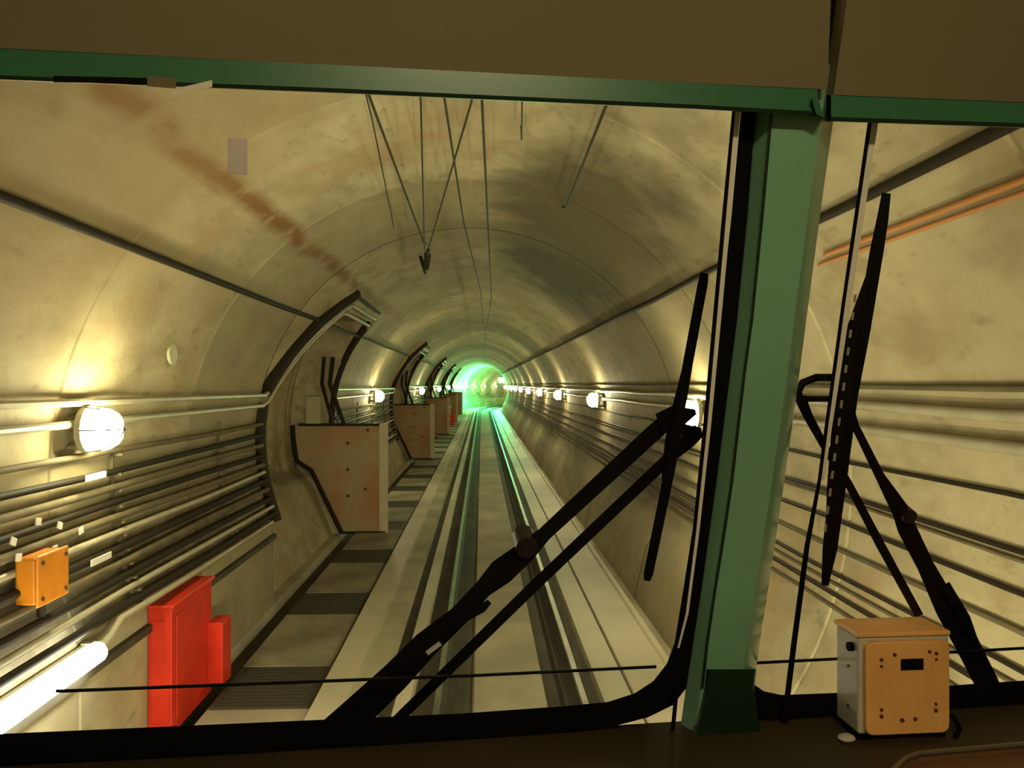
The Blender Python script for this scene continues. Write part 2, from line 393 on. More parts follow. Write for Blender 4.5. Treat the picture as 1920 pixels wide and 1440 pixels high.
def recess_frame():
    e = empty('recess_portal', (0, NICHE0, 0))
    edge = [(.02, -2.2), (.02, -.15), (2.2, 1.56), (5.9, 1.56), (5.95, .2), (5.98, -.9)]
    a = MB(); a.tube(wall_path([(.0, -.1), (2.1, 1.66)], .03), .13, 8); a.tube(wall_path([(2.1, 1.64), (5.9, 1.62)], .03), .035, 8); a.build('hood_trim', M['steel_dark'], e, 40)
    b = MB(); b.tube(wall_path([(.02, -2.15), (.02, -.3)], .02), .12, 8); b.build('near_jamb', M['steel_dark'], e, 40)
    c = MB(); c.tube(wall_path([(5.9, 1.42), (5.95, .3), (5.98, -.9)], .02), .10, 8); c.build('far_jamb', M['steel_dark'], e, 40)
    d = MB(); d.tube([(-3.35, 5.6, EYE + .6), (-3.42, 5.6, EYE + .0), (-3.1, 5.6, EYE - .92)], .05, 8); d.tube([(-3.55, 5.6, EYE + .6), (-3.6, 5.6, EYE + .0), (-3.35, 5.6, EYE - .92)], .04, 8)
    d.build('inner_strut', M['steel_dark'], e, 40)
    pn = MB(); pn.box(-3.98, -3.66, 5.70, 5.76, EYE - .90, EYE - .28); pn.build('inner_plate', mat('pale green plate', (.46, .46, .25), .5), e)
    return e
def bypass_conduit(dz):
    m_ = MB(); pts = [(-12.0, -.16 + dz), (-.15, -.20 + dz * .8), (.1, -.14 + dz * .8), (2.3 + .0, 1.40 + dz * .8), (2.5, 1.45 + dz * .7), (5.7, 1.44 + dz * .7), (5.9, 1.25), (6.0, -.16 + dz)]
    m_.tube(wall_path(pts, .09), .034, 8)
    return m_
scr0 = recess_screen(); frm0 = recess_frame()
con0 = []
for dz, nm in ((.03, 'upper'), (-.17, 'lower')):
    o = bypass_conduit(dz).build('bypass_conduit', M['cable_pale'], None, 40); o.location.y = NICHE0
    con0.append((o, nm))
near_words = ['nearest the red cabinet', 'second from the red cabinet', 'third from the red cabinet', 'fourth from the red cabinet', 'deepest in the tunnel']
for i in range(N_NICHE):
    dy = NICHE_P * i
    s_ = scr0 if i == 0 else copy_tree(scr0); s_.location.y = NICHE0 + 5.78 + dy
    tag(s_, 'rust stained screen with pale edge post in the wall recess ' + near_words[i], 'screen', 'screens in the wall recesses')
    f_ = frm0 if i == 0 else copy_tree(frm0); f_.location.y = NICHE0 + dy
    tag(f_, 'dark slanted steel frame around the wall recess ' + near_words[i], 'frame', 'frames of the wall recesses')
    for o0, nm in con0:
        o = o0 if i == 0 else copy_tree(o0); o.location.y = NICHE0 + dy
        tag(o, f'pale {nm} conduit climbing over the wall recess {near_words[i]}', 'conduit', 'conduits over the wall recesses')

# ------------------------------------------------------------------ cables along the walls
def run(name, pts, r, m_, label, group, n=8, cat='cable'):
    b = MB(); b.tube(pts, r, n); o = b.build(name, m_, None, 50); tag(o, label, cat, group); return o
def lwall(z, ya, yb, r, inset=None, name='wall_cable', m_=None, label='', group=None, cat='cable'):
    i_ = r + .01 if inset is None else inset
    n = max(2, int((yb - ya) / 2.5)); pts = []
    for k in range(n + 1):
        yy = ya + (yb - ya) * k / n; zz = z + (.012 * math.sin(yy * 1.7 + z * 9))
        pts.append((wx(zz, -1, i_), yy, zz + EYE))
    return run(name, pts, r, m_, label, group, cat=cat)
def rwall(z, ya, yb, r, inset=None, name='wall_cable', m_=None, label='', group=None, cat='cable'):
    i_ = r + .01 if inset is None else inset; n = max(2, int((yb - ya) / 2.5)); pts = []
    for k in range(n + 1):
        yy = ya + (yb - ya) * k / n; zz = z + (.012 * math.sin(yy * 1.3 + z * 7)); pts.append((wx(zz, 1, i_), yy, zz + EYE))
    return run(name, pts, r, m_, label, group, cat=cat)
# heavy dark feeder on both haunches
pL = wall_hit(300, 483); pR = wall_hit(1700, 325); pO = wall_hit(1800, 380); pO2 = wall_hit(1830, 392)
def along(p, side, ya, yb, r, name, m_, label, group, cat='cable'):
    th = math.atan2(p.z - CZ, p.x - CX); rr = R - r - .01; n = max(2, int((yb - ya) / 3)); pts = []
    for k in range(n + 1):
        yy = ya + (yb - ya) * k / n; t = th + .004 * math.sin(yy * .9 + side); pts.append((CX + rr * math.cos(t), yy, CZ + rr * math.sin(t) + EYE))
    return run(name, pts, r, m_, label, group, cat=cat)
along(pL, -1, -4, 96, .034, 'feeder_cable', M['cable_dark'], 'thick dark feeder cable high on the recessed wall', 'feeder cables')
along(pR, 1, -4, 96, .034, 'feeder_cable', M['cable_dark'], 'thick dark feeder cable high on the plain wall', 'feeder cables')
along(pO, 1, -2, 5.8, .020, 'orange_cable', M['cable_orange'], 'thin orange cable below the dark feeder on the plain wall', 'orange cables')
along(pO2, 1, -2, 6.0, .014, 'orange_cable', M['cable_orange'], 'thinner orange cable just under the other orange one', 'orange cables')
zl = [(-.62,.028,'cable_mid'),(-.80,.03,'cable_dark'),(-.95,.034,'cable_mid'),(-1.10,.03,'cable_dark'),(-1.24,.036,'cable_mid'),(-1.37,.03,'cable_pale'),(-1.50,.036,'cable_dark'),
      (-1.63,.034,'cable_mid'),(-1.76,.034,'cable_dark'),(-1.88,.030,'cable_pale'),(-1.99,.036,'cable_dark')]
cl = {'cable_mid': 'brown grey', 'cable_dark': 'dark', 'cable_pale': 'pale grey'}
for bay in range(3):
    ya = -3.0 if bay == 0 else NICHE0 + 6.1 + NICHE_P * (bay - 1); yb = NICHE0 - .1 + NICHE_P * bay
    wd = ['before the first recess', 'between the first two recesses', 'between the second and third recesses'][bay]
    for z, r, k in zl:
        lwall(z, ya, yb, r, .07 + r, m_=M[k], label=f'{cl[k]} cable on the racked wall {wd}', group=f'cables on the recessed wall {wd}')
    # racks
    mbk = MB(); pts = [(wx(z, -1, .05), 0, z + EYE) for z in [-.5 - i * .17 for i in range(10)]]
    mbk.tube(pts, .022, 4)
    for z, r, k in zl: mbk.box(wx(z, -1, .05), wx(z, -1, .15), -.02, .02, EYE + z - r - .02, EYE + z - r)
    merk = mbk.mesh('cable_rack', M['cable_mid'])
    yy = ya + (4.6 if bay == 0 else .6)
    while yy < yb:
        o = bpy.data.objects.new('cable_rack', merk); COL.objects.link(o); o.location.y = yy
        tag(o, f'dark steel cable rack arm on the wall {wd}', 'cable rack', f'cable racks {wd}'); yy += 3.0
zr = [(-.02,.022,'cable_mid'),(-.65,.016,'cable_dark'),(-.95,.017,'cable_dark'),(-1.00,.012,'cable_mid'),(-1.18,.017,'cable_dark'),(-1.40,.018,'cable_mid'),(-1.60,.015,'cable_dark'),(-1.68,.012,'cable_mid'),(-1.76,.016,'cable_dark'),(-1.86,.014,'cable_mid')]
for z, r, k in zr:
    rwall(z, -3, 90, r, .01 + r, m_=M[k], label=f'{cl[k]} cable running along the plain wall', group='cables on the plain wall')
rwall(-.17, -3, 90, .04, .07, name='wall_conduit', m_=M['cable_pale'], label='pale upper conduit level with the lamps on the plain wall', group='conduits on the plain wall', cat='conduit')
rwall(-.36, -3, 90, .04, .07, name='wall_conduit', m_=M['cable_pale'], label='pale lower conduit just under the lamps on the plain wall', group='conduits on the plain wall', cat='conduit')
# kerb ledge line low on the recessed wall
mb = MB(); mb.box(-3.26, -3.19, Y0, NICHE0, EYE - 2.40, EYE - 2.33); o = mb.build('trim_1', M['slab_dirt']); tag(o, kind='structure')

# ------------------------------------------------------------------ wall lamps
def wall_lamp_tree():
    e = empty('wall_lamp')
    b = MB(); b.cyl((0, 0), .20, -.0, .05, 18, axis='x')
    for dz_ in (-.15, .15): b.cyl((0, dz_), .02, -.14, .0, 8, axis='x')
    b.build('back_plate', M['frame_grey'], e, 40)
    g = MB(); g.sphere((.15, 0, 0), .15, .18, .18, 14, 8); g.build('opal_globe', M['lamp'], e, 60)
    c = MB()
    for k in range(3):
        a = math.pi * k / 3; pts = []
        for j in range(9):
            t = -math.pi/2 + math.pi * j / 8; pts.append((.05 + .275 * math.cos(t), .215 * math.sin(t) * math.cos(a), .215 * math.sin(t) * math.sin(a)))
        c.tube(pts, .006, 5)
    c.build('wire_guard', M['steel_dark'], e)
    return e
lamp0 = wall_lamp_tree(); first = [True]
def lamp(y, z, side, label, group):
    e = lamp0 if first[0] else copy_tree(lamp0); first[0] = False
    x = wx(z, side); e.location = bend(x - side * .14, y, z + EYE); e.rotation_euler.z = (0 if side < 0 else math.pi) - max(0, y - S0) / RC
    tag(e, label, 'lamp', group)
lamp(6.85, -.38, -1, 'glaring round lamp on the recessed wall before the first recess', 'lamps on the recessed wall')
for y_, l_ in ((-9.5, 'round lamp on the recessed wall beside the cab'), (25.0, 'round lamp between the first and second wall recess'), (42.7, 'round lamp between the second and third wall recess'), (60.0, 'round lamp between the third and fourth wall recess'), (78, 'round lamp between the fourth and fifth wall recess')):
    lamp(y_, -.38, -1, l_, 'lamps on the recessed wall')
for i in range(9): lamp(94 + i * 5.6, -.38, -1, 'tiny distant round lamp beyond the last wall recess', 'far lamps on the recessed wall')
for i in range(-1, 15):
    y_ = 1.5 + 9.2 * i
    nth = ['second', 'third', 'fourth', 'fifth', 'sixth', 'seventh', 'eighth', 'ninth']
    l_ = ('round lamp beside the cab on the plain wall' if i < 1 else 'bright round lamp on the plain wall seen past the windscreen wiper hub' if i == 1
          else f'{nth[i - 2]} round lamp along the plain wall counted from the wiper hub' if i < 10 else 'tiny distant round lamp at the end of the row on the plain wall')
    lamp(y_, -.40, 1, l_, 'lamps on the plain wall')

# fluorescent batten low on the recessed wall and its conduit
e = empty('batten_lamp', (-3.17, 6.0, EYE - 2.17)); tag(e, 'long white glaring batten lamp low on the wall near the red cabinet', 'lamp')
b = MB(); b.box(-.07, -.01, -.95, .62, -.06, .06); b.build('body', M['pale_paint'], e, bevel=.01)
b = MB(); b.tube([(.06, -.93, 0), (.06, .60, 0)], .085, 12); b.build('diffuser', M['tube'], e, 50)
b = MB(); b.box(-.07, .09, .58, .66, -.075, .075); b.build('end_cap', M['cable_pale'], e, bevel=.01)
run('lamp_conduit', [(-3.12, 6.6, EYE - 2.16), (-3.12, 6.85, EYE - 2.12), (-3.12, 7.05, EYE - 2.03), (-3.11, 7.3, EYE - 2.03), (-3.13, 8.8, EYE - 2.06), (-3.18, 12.3, EYE - 2.1)], .03, M['cable_pale'], 'cream conduit leading from the batten lamp above the red cabinet', None, cat='conduit')

# red cabinet
def red_cabinet():
    e = empty('red_cabinet', (-3.11, 7.9, EYE - 3.42))
    b = MB(); b.box(-.13, .10, 0, 1.15, 0, 1.24); b.build('body', M['red'], e, bevel=.012)
    b = MB(); b.box(-.132, .13, -.03, 1.18, 1.24, 1.275); b.build('lid', M['red'], e, bevel=.008)
    b = MB(); b.box(-.10, .075, -.015, 0, .12, 1.12); b.build('door', M['red'], e, bevel=.006)
    b = MB(); b.box(.10, .112, .10, 1.05, .12, 1.14); b.build('side_panel', M['red'], e, bevel=.005)
    b = MB(); b.box(.10, .27, 1.0, 1.3, .10, .80); b.build('side_box', M['red'], e, bevel=.012)
    return e
rc = red_cabinet(); tag(rc, 'tall red steel cabinet with a lower side box on the gutter edge', 'cabinet', 'red cabinets')
c2 = copy_tree(rc); c2.location = (-2.7, 62.0, EYE - 3.42); c2.scale = (2.2, 1, 1.3); tag(c2, 'distant red cabinet beside the walkway past the third recess', 'cabinet', 'red cabinets')
# orange junction box with white tags
e = empty('junction_box', (wx(-1.42, -1, .14), 6.05, EYE - 1.42)); tag(e, 'orange junction box among the cables above the batten lamp', 'junction box')
b = MB(); b.box(-.03, .12, -.2, .2, -.17, .17); b.build('body', M['orange'], e, bevel=.02)
b = MB(); b.box(.12, .145, -.215, .215, -.185, .185); b.build('cover', M['orange'], e, bevel=.012)
for dy in (-.16, .16):
    for dz in (-.13, .13):
        b = MB(); b.cyl((dy, dz), .018, .145, .155, 8, axis='x'); b.build('screw', M['screw'], e)
b = MB(); b.tube([(.05, 0, -.17), (.05, 0, -.30)], .03, 8); b.build('cable_gland', M['cable_dark'], e)
for px, py in ((72, 978), (112, 985), (152, 995), (25, 1015), (103, 1030), (35, 1045), (190, 1048), (180, 893)):
    p = wall_hit(px, py, .18); lw = .18 if px > 170 else .035
    b = MB(); b.box(-.006, .006, -lw, lw, -.028, .028); o = b.build('cable_tag', M['white_tag'], None, bevel=.003); o.location = up(p); o.rotation_euler = (random.uniform(-.5, .5) if px < 170 else 0, 0, 0)
    tag(o, 'white identification tag hanging on the cables above the orange box' if px < 170 else 'long white marker strip on the cables of the racked wall', 'tag', 'white cable tags')
p = wall_hit(322, 664, .02); b = MB(); b.cyl((0, 0), .11, -.01, .02, 14, axis='x'); o = b.build('wall_glint', M['pale_paint'], None, 40); o.location = up(p); tag(o, 'small pale disc on the wall above the glaring lamp, standing in for a mirrored spot', 'glint')  # disc added on the wall for a spot mirrored in the glass

# ------------------------------------------------------------------ overhead wires
def over(pts, r, label, name='overhead_wire'):
    run(name, [(x, yy, z + EYE) for x, yy, z in pts], r, M['wire'], label, 'overhead line', 6, 'wire')
over([(-.02, 1, 1.86), (.0, 5.1, 1.86), (.21, 17, 1.85), (.1, 40, 1.85), (.3, 70, 1.85), (.2, 96, 1.85)], .011, 'contact wire running straight along above the track')
over([(-.82, 1, 2.10), (-.82, 5.9, 2.10), (-.84, 11.7, 2.06), (-.84, 12.4, 2.16)], .011, 'overhead wire parallel to the crown on the recessed side')
over([(-.2, 1, 2.2), (-.47, 6.2, 2.2), (-.95, 13.4, 2.14)], .009, 'overhead wire slanting towards the insulator')
over([(-.26, 1, 2.0), (-.26, 5.6, 2.0), (-.22, 10, 2.0), (-.03, 16.7, 2.0), (.1, 30, 2.0)], .010, 'messenger wire close beside the contact wire')
over([(.2, 1, 2.0), (-.07, 5.66, 2.0), (-.80, 12.0, 2.0)], .009, 'slanting stay wire ending at the dark insulator')
over([(.25, 1, 2.15), (.30, 5.9, 2.15), (.36, 7.2, 2.2), (.36, 7.3, 2.36)], .008, 'short wire rising into the crown')
over([(.94, 1, 2.1), (.94, 6.06, 2.1), (1.0, 9.5, 2.1), (1.0, 9.9, 2.2)], .012, 'overhead wire on the side of the plain wall')
over([(-.6, 1, 2.2), (-.91, 6.7, 2.2), (-1.2, 11, 2.15)], .007, 'faint thin wire nearest the recessed wall')
e = empty('line_insulator', (0, 0, EYE)); tag(e, 'dark ribbed insulator on the stay wire under the crown', 'insulator', 'overhead line')
b = MB(); b.tube([(-.80, 12.0, 2.0), (-1.0, 14.3, 1.98)], .032, 8); b.build('rod', M['wire'], e)
for k in range(6):
    t = .2 + k * .1; b = MB(); c_ = Vector((-.80 - .2 * t, 12 + 2.3 * t, 2.0 - .02 * t)); b.cyl((c_.x, c_.z), .055, c_.y, c_.y + .05, 10); b.build('rib', M['steel_dark'], e)
b = MB(); b.tube([(-1.0, 14.3, 1.98), (-1.12, 14.5, 2.36)], .03, 6); b.build('hanger', M['steel_dark'], e)

# ------------------------------------------------------------------ green signal deep in the tunnel
e = empty('rail_signal', bend(1.85, 109, EYE + .55)); tag(e, 'glowing green rail signal lantern on a wall bracket deep in the tunnel', 'signal', 'green signals')
b = MB(); b.sphere((0, 0, 0), .42, .42, .42, 16, 10); b.build('lens', M['green_signal'], e, 60)
b = MB(); b.cyl((0, 0), .44, .31, .44, 16, axis='z', r1=.2); b.build('cap', M['black'], e)
b = MB(); b.cyl((0, 0), .24, -.5, -.36, 16, axis='z'); b.build('base', M['black'], e)
b = MB(); b.tube([(0, 0, -.48), (1.3, 0, -.48)], .05, 8); b.build('bracket', M['steel_dark'], e)

# ------------------------------------------------------------------ cab: windows
def loft_px(mb, rows, m=0, open_=False):
    """rows: list of rings, each ring a list of (px, py, h) on the windscreen"""
    mb.loft([[gl(*q) for q in r] for r in rows], m=m)
def band(mb, inner, outer, h0, h1):
    """solid band between two pixel polylines"""
    rings = [[gl(a[0], a[1], h0), gl(b_[0], b_[1], h0), gl(b_[0], b_[1], h1), gl(a[0], a[1], h1)] for a, b_ in zip(inner, outer)]
    mb.loft(rings)
def pane(px, name, seg_top):
    mb = MB(); q = [gl(x, y_, 0) for x, y_ in px]; mb.prism([(v.x, v.z) for v in q], -.003, .003); return mb.build(name, M['glass'], None, mat=MG)
w1 = pane([(-420, 40), (-420, 1460), (1190, 1350), (1285, 1290), (1405, 160)], 'window_1', 0); tag(w1, 'large raked windscreen pane', kind='structure')
w2 = pane([(1545, 170), (1400, 1290), (1470, 1330), (2500, 1290), (2500, 190)], 'window_2', 0); tag(w2, 'narrower raked windscreen pane beyond the green pillar', kind='structure')
# rubber seals
inner = [(-420, 1405), (0, 1376), (500, 1354), (860, 1338), (1060, 1324), (1140, 1316), (1190, 1300), (1225, 1277), (1250, 1245), (1265, 1205), (1282, 1100), (1313, 900), (1350, 600), (1372, 400), (1390, 200)]
outer = [(-420, 1462), (0, 1432), (500, 1412), (860, 1388), (1060, 1372), (1150, 1362), (1215, 1345), (1262, 1322), (1287, 1290), (1300, 1205), (1316, 1100), (1344, 900), (1382, 600), (1402, 400), (1418, 190)]
mb = MB(); band(mb, inner, outer, -.018, .02); mb.build('rubber_seal', M['rubber'], w1, 40)
inner = [(1412, 1282), (1432, 1296), (1465, 1303), (1600, 1298), (1800, 1284), (1920, 1276), (2400, 1250)]
outer = [(1400, 1322), (1418, 1342), (1465, 1360), (1600, 1350), (1800, 1331), (1920, 1320), (2400, 1294)]
mb = MB(); band(mb, inner, outer, -.018, .02); mb.build('rubber_seal', M['rubber'], w2, 40)
# blind guides (dark channel, metal edge with its shine painted cream) and heating wires on the glass
gy = [(195, 1374, 1380), (400, 1354, 1362), (600, 1336, 1344), (800, 1318, 1326), (1000, 1298, 1305), (1150, 1280, 1286), (1215, 1266, 1270)]
mb = MB(); loft_px(mb, [[(a, y_, -.026), (b_, y_, -.026), (b_, y_, -.012), (a, y_, -.012)] for y_, a, b_ in gy]); mb.build('guide_channel', M['black'], w1)
mb = MB(); loft_px(mb, [[(b_, y_, -.026), (b_ + 10 - 6 * i / 6, y_, -.026), (b_ + 10 - 6 * i / 6, y_, -.012), (b_, y_, -.012)] for i, (y_, a, b_) in enumerate(gy)]); mb.build('guide_edge', M['chrome'], w1)
gy = [(215, 1629, 1637), (575, 1577, 1584), (700, 1560, 1567), (800, 1546, 1553), (900, 1533, 1540)]
mb = MB(); loft_px(mb, [[(a, y_, -.030), (b_, y_, -.030), (b_, y_, -.018), (a, y_, -.018)] for y_, a, b_ in gy + [(1025, 1508, 1518), (1200, 1484, 1495), (1395, 1460, 1471)]]); mb.build('guide_channel', M['black'], w2)
mb = MB(); loft_px(mb, [[(b_, y_, -.030), (b_ + 12 - i * 1.6, y_, -.030), (b_ + 12 - i * 1.6, y_, -.018), (b_, y_, -.018)] for i, (y_, a, b_) in enumerate(gy)]); mb.build('guide_edge', M['chrome'], w2)
mb = MB(); mb.tube([gl(x, y_, .004) for x, y_ in ((105, 1296), (500, 1281), (900, 1266), (1230, 1250))], .0026, 6); mb.build('heating_wire', M['black'], w1)
mb = MB(); mb.tube([gl(x, y_, .004) for x, y_ in ((1415, 1243), (1578, 1235), (1800, 1222), (1960, 1213))], .0026, 6); mb.build('heating_wire', M['black'], w2)
# pale sheet added on the glass in place of a reflected rectangle
mb = MB(); loft_px(mb, [[(427, y_, -.004), (464, y_ + 2, -.004), (464, y_ + 2, -.0035), (427, y_, -.0035)] for y_ in (258, 326)]); o = mb.build('window_reflection', M['reflection'], None, mat=MG); tag(o, 'pale lilac rectangle standing in for a reflected light on the large windscreen pane', 'reflection')

# ------------------------------------------------------------------ cab: pillar, beams, fascia
rows = [(120, 1425, 1458, 1576), (220, 1414, 1447, 1562), (400, 1400, 1431, 1537), (600, 1379, 1411, 1511), (700, 1367, 1397, 1498), (900, 1342, 1374, 1470), (1000, 1328, 1359, 1455), (1100, 1314, 1343, 1440), (1200, 1300, 1328, 1424), (1290, 1286, 1318, 1412), (1420, 1268, 1300, 1400)]
pil = empty('trim_2', mat=MG); tag(pil, 'green painted pillar between the two windscreen panes', kind='structure')
mb = MB(); loft_px(mb, [[(a, y_, -.012), (g - 4, y_, -.040), (g + 2, y_, -.041), (r_ - 22, y_, -.041), (r_ + 1, y_, -.014), (r_ + 1, y_, .03), (a, y_, .03)] for y_, a, g, r_ in rows])
o = mb.build('post', M['green_post'], pil, 25)
mb = MB(); loft_px(mb, [[(g - 3.5, y_, -.0445), (g + 1.5, y_, -.0445), (g + 1.5, y_, -.038), (g - 3.5, y_, -.038)] for y_, a, g, r_ in rows[:-1]]); mb.build('groove', M['green_dark'], pil)
mb = MB(); loft_px(mb, [[(a, y_, -.035), (b_, y_, -.052), (c_, y_, -.052), (c_ + 3, y_, -.01), (a, y_, -.01)] for y_, a, b_, c_ in ((1255, 1322, 1330, 1416), (1290, 1318, 1326, 1412), (1400, 1290, 1302, 1428))]); mb.build('foot_cover', M['green_dark'], pil, 30)
mb = MB(); loft_px(mb, [[(a, y_, -.03), (a + 8, y_, -.03), (a + 8, y_, -.01), (a, y_, -.01)] for y_, a in ((1280, 1266), (1405, 1254))]); mb.build('foot_cable', M['rubber'], pil)

def beam(name, pts, label):
    """pts: (px, top y, bottom y)"""
    e = empty(name, mat=MG); tag(e, label, kind='structure')
    mb = MB(); loft_px(mb, [[(x, a, -.055), (x, b_ - 8, -.062), (x, b_ - 4, -.058), (x, b_, -.01), (x, a - 12, -.01)] for x, a, b_ in pts]); mb.build('rail', M['green'], e, 25)
    mb = MB(); loft_px(mb, [[(x, b_ - 9, -.0632), (x, b_ - 1, -.0625), (x, b_, -.02), (x, b_ - 9, -.02)] for x, a, b_ in pts]); mb.build('lower_lip', M['green_dark'], e)
    return e
b1 = beam('trim_3', [(-450, 72, 134), (0, 90, 150), (640, 115, 175), (1300, 150, 205), (1533, 168, 218)], 'green rail along the top of the large pane')
b2 = beam('trim_4', [(1558, 178, 228), (1920, 192, 240), (2500, 214, 258)], 'green rail along the top of the narrower pane')
mb = MB(); loft_px(mb, [[(x, y_, -.068), (x + 8, y_ + 30, -.068), (x + 8, y_ + 30, -.03), (x, y_, -.03)] for x, y_ in ((1522, 184), (1536, 190))]); mb.build('end_tab', M['green'], b1)
# pale strip added under the top rail in place of a reflected light
e = empty('reflection_strip', mat=MG); tag(e, 'cream slanted strip standing in for a reflected light under the green top rail', 'clip')
mb = MB(); loft_px(mb, [[(x, y_, -.068), (x, y_ + 13, -.068), (x, y_ + 13, -.062), (x, y_, -.062)] for x, y_ in ((322, 168), (398, 150))]); mb.build('arm', M['chrome'], e)
mb = MB(); loft_px(mb, [[(x, y_, -.0655), (x, y_ + 20, -.0655), (x, y_ + 20, -.060), (x, y_, -.060)] for x, y_ in ((276, 142), (330, 146))]); mb.build('base', M['fascia'], e)
mb = MB(); loft_px(mb, [[(x, y_ - 3, -.066), (x, y_ + 9, -.066), (x, y_ + 9, -.05), (x, y_ - 3, -.05)] for x, y_ in ((100, 145), (276, 149))]); mb.build('slot', M['black'], b1)
fa = empty('wall_front', mat=MG); tag(fa, 'brown grey panels above the windscreen', kind='structure')
mb = MB(); q = [gl(-450, 68, -.05), gl(1546, 168, -.05), gl(1553, 0, -.05)]; top = .95
ka = (q[2].x - q[1].x) / (q[2].z - q[1].z); mb.prism([(q[0].x, q[0].z), (q[1].x, q[1].z), (q[1].x + ka * (top - q[1].z), top), (q[0].x, top)], -.056, -.03); mb.build('fascia_panel', M['fascia'], fa)
q2 = [gl(1558, 178, -.05), gl(2500, 214, -.05), gl(1583, 0, -.05)]; kb = (q2[2].x - q2[0].x) / (q2[2].z - q2[0].z)
mb = MB(); mb.prism([(q2[0].x, q2[0].z), (q2[1].x, q2[1].z), (q2[1].x, top), (q2[0].x + kb * (top - q2[0].z), top)], -.056, -.03); mb.build('fascia_panel', M['fascia'], fa)
mb = MB(); g0 = gl(1530, 200, -.02); mb.box(g0.x - .01, g0.x + .16, -.032, -.028, g0.z - .01, top); mb.build('gap_backing', M['rubber'], fa)

# ------------------------------------------------------------------ cab: sill, shell, cab lamp
SZ = EYE - .548
def glass_line(z):          # plan line of the glass at height z
    t = (z - EYE) / V.z; return O + V * t
gp = glass_line(SZ)
def plan(x, off=0):
    s = (x - gp.x) / U.x; return gp.y + U.y * s + off
sill = empty('wall_sill'); tag(sill, 'dark brown sill under the windscreen', kind='structure')
mb = MB(); mb.prism([(-1.3, .62), (1.9, .62), (1.9, plan(1.9, .0)), (-1.3, plan(-1.3, .0))], SZ - .05, SZ, 'z'); mb.build('top_board', M['sill'], sill)
mb = MB(); mb.box(-1.3, 1.9, .60, .64, EYE - 2.0, SZ - .04); mb.build('front_board', M['cab'], sill)
mb = MB(); mb.prism([(-1.3, plan(-1.3, -.02)), (1.9, plan(1.9, -.02)), (1.9, plan(1.9, .02)), (-1.3, plan(-1.3, .02))], EYE - 2.1, SZ - .02, 'z'); mb.build('nose_plate', M['cab'], sill)
cabs = empty('wall_cab'); tag(cabs, 'plain lining of the driving cab', kind='structure')
for x0, x1, y0, y1, z0, z1 in ((-1.34, -1.3, -1.4, 1.2, -2.1, 1.0), (1.9, 1.94, -1.4, 1.6, -2.1, 1.0), (-1.3, 1.9, -1.44, -1.4, -2.1, 1.0), (-1.3, 1.9, -1.4, .95, .86, .90), (-1.3, 1.9, -1.4, .64, -2.1, -2.06)):
    mb = MB(); mb.box(x0, x1, y0, y1, EYE + z0, EYE + z1); mb.build('lining_board', M['cab'], cabs)
e = empty('cab_lamp', (.25, -.55, EYE + .86)); tag(e, 'flat lamp on the cab ceiling', 'lamp')
mb = MB(); mb.box(-.30, .30, -.11, .11, -.03, 0); mb.build('housing', M['pale_paint'], e)
mb = MB(); mb.box(-.27, .27, -.09, .09, -.045, -.03); mb.build('diffuser', M['cablamp'], e)

# tray with a bright metal rim on the sill
e = empty('rimmed_tray', (0, 0, SZ)); tag(e, 'reddish brown tray with bright metal rim on the sill', 'tray')
zt = .018
def onz(px, py, z): r = ray(px, py); k = (z - EYE) / r.z; return Vector((r.x * k, r.y * k, 0))
rim = [onz(x, y_, SZ + zt) for x, y_ in ((1640, 1490), (1680, 1440), (1700, 1422), (1722, 1414), (1760, 1410), (1840, 1403), (1930, 1395), (2300, 1362))]
mb = MB(); mb.tube([(p.x, p.y, zt) for p in rim], .0042, 8); mb.build('rim', M['steel'], e, 50)
mb = MB(); mb.prism([(p.x, p.y) for p in rim] + [(rim[-1].x, .70), (rim[0].x, .70)], .0, .008, 'z'); mb.build('base', M['tray'], e)
mb = MB(); mb.loft([[(p.x, p.y, .004), (p.x, p.y, zt), (p.x + .003, p.y + .004, zt), (p.x + .003, p.y + .004, .004)] for p in rim]); mb.build('lip', M['tray'], e)

# amber control box standing on the sill
D = 1.20
bx = at(1700, 1385, D); BW, BH, BD = .134, .155, .075
e = empty('control_box', (bx.x, D, SZ)); e.rotation_euler.z = math.radians(3); tag(e, 'amber faced control box with white sides standing on the sill', 'control box')
mb = MB(); mb.box(-BW/2 - .007, BW/2 + .006, .006, BD, .012, BH + .006); mb.build('body', M['box_white'], e, bevel=.004)
mb = MB(); mb.prism([(-BW/2 - .010, .002), (BW/2 + .006, .002), (BW/2 + .006, BD + .004), (-BW/2 - .010, BD + .004)], BH + .006, BH + .013, 'z'); mb.build('top_cover', M['box_orange'], e, bevel=.002)
fp = MB(); rr = .012; poly = []
for cx, cz, a0 in ((BW/2 - rr, .014 + rr, -90), (BW/2 - rr, BH - rr, 0), (-BW/2 + rr, BH - rr, 90), (-BW/2 + rr, .014 + rr, 180)):
    for k in range(5): a = math.radians(a0 + 22.5 * k); poly.append((cx + rr * math.cos(a), cz + rr * math.sin(a)))
fp.prism(poly, -.004, .006); fr = fp.build('front_panel', M['box_orange'], e, bevel=.0015)
mb = MB(); mb.box(-.012, .024, -.0052, -.003, BH - .043, BH - .026); mb.build('display_slot', M['rubber'], fr)
for u_, v_, r_ in ((-.043,-.026,.0028),(-.043,-.036,.0022),(-.022,-.019,.0028),(.034,-.016,.0026),(.045,-.019,.0028),(.045,-.028,.002),(-.043,-.102,.0026),(-.043,-.112,.003),(.044,-.096,.0022),(.044,-.106,.003),(-.010,-.119,.0034),(.011,-.118,.003)):
    q = MB(); q.cyl((u_, BH + v_), r_, -.0058, -.003, 10); q.build('screw', M['screw'], fr)
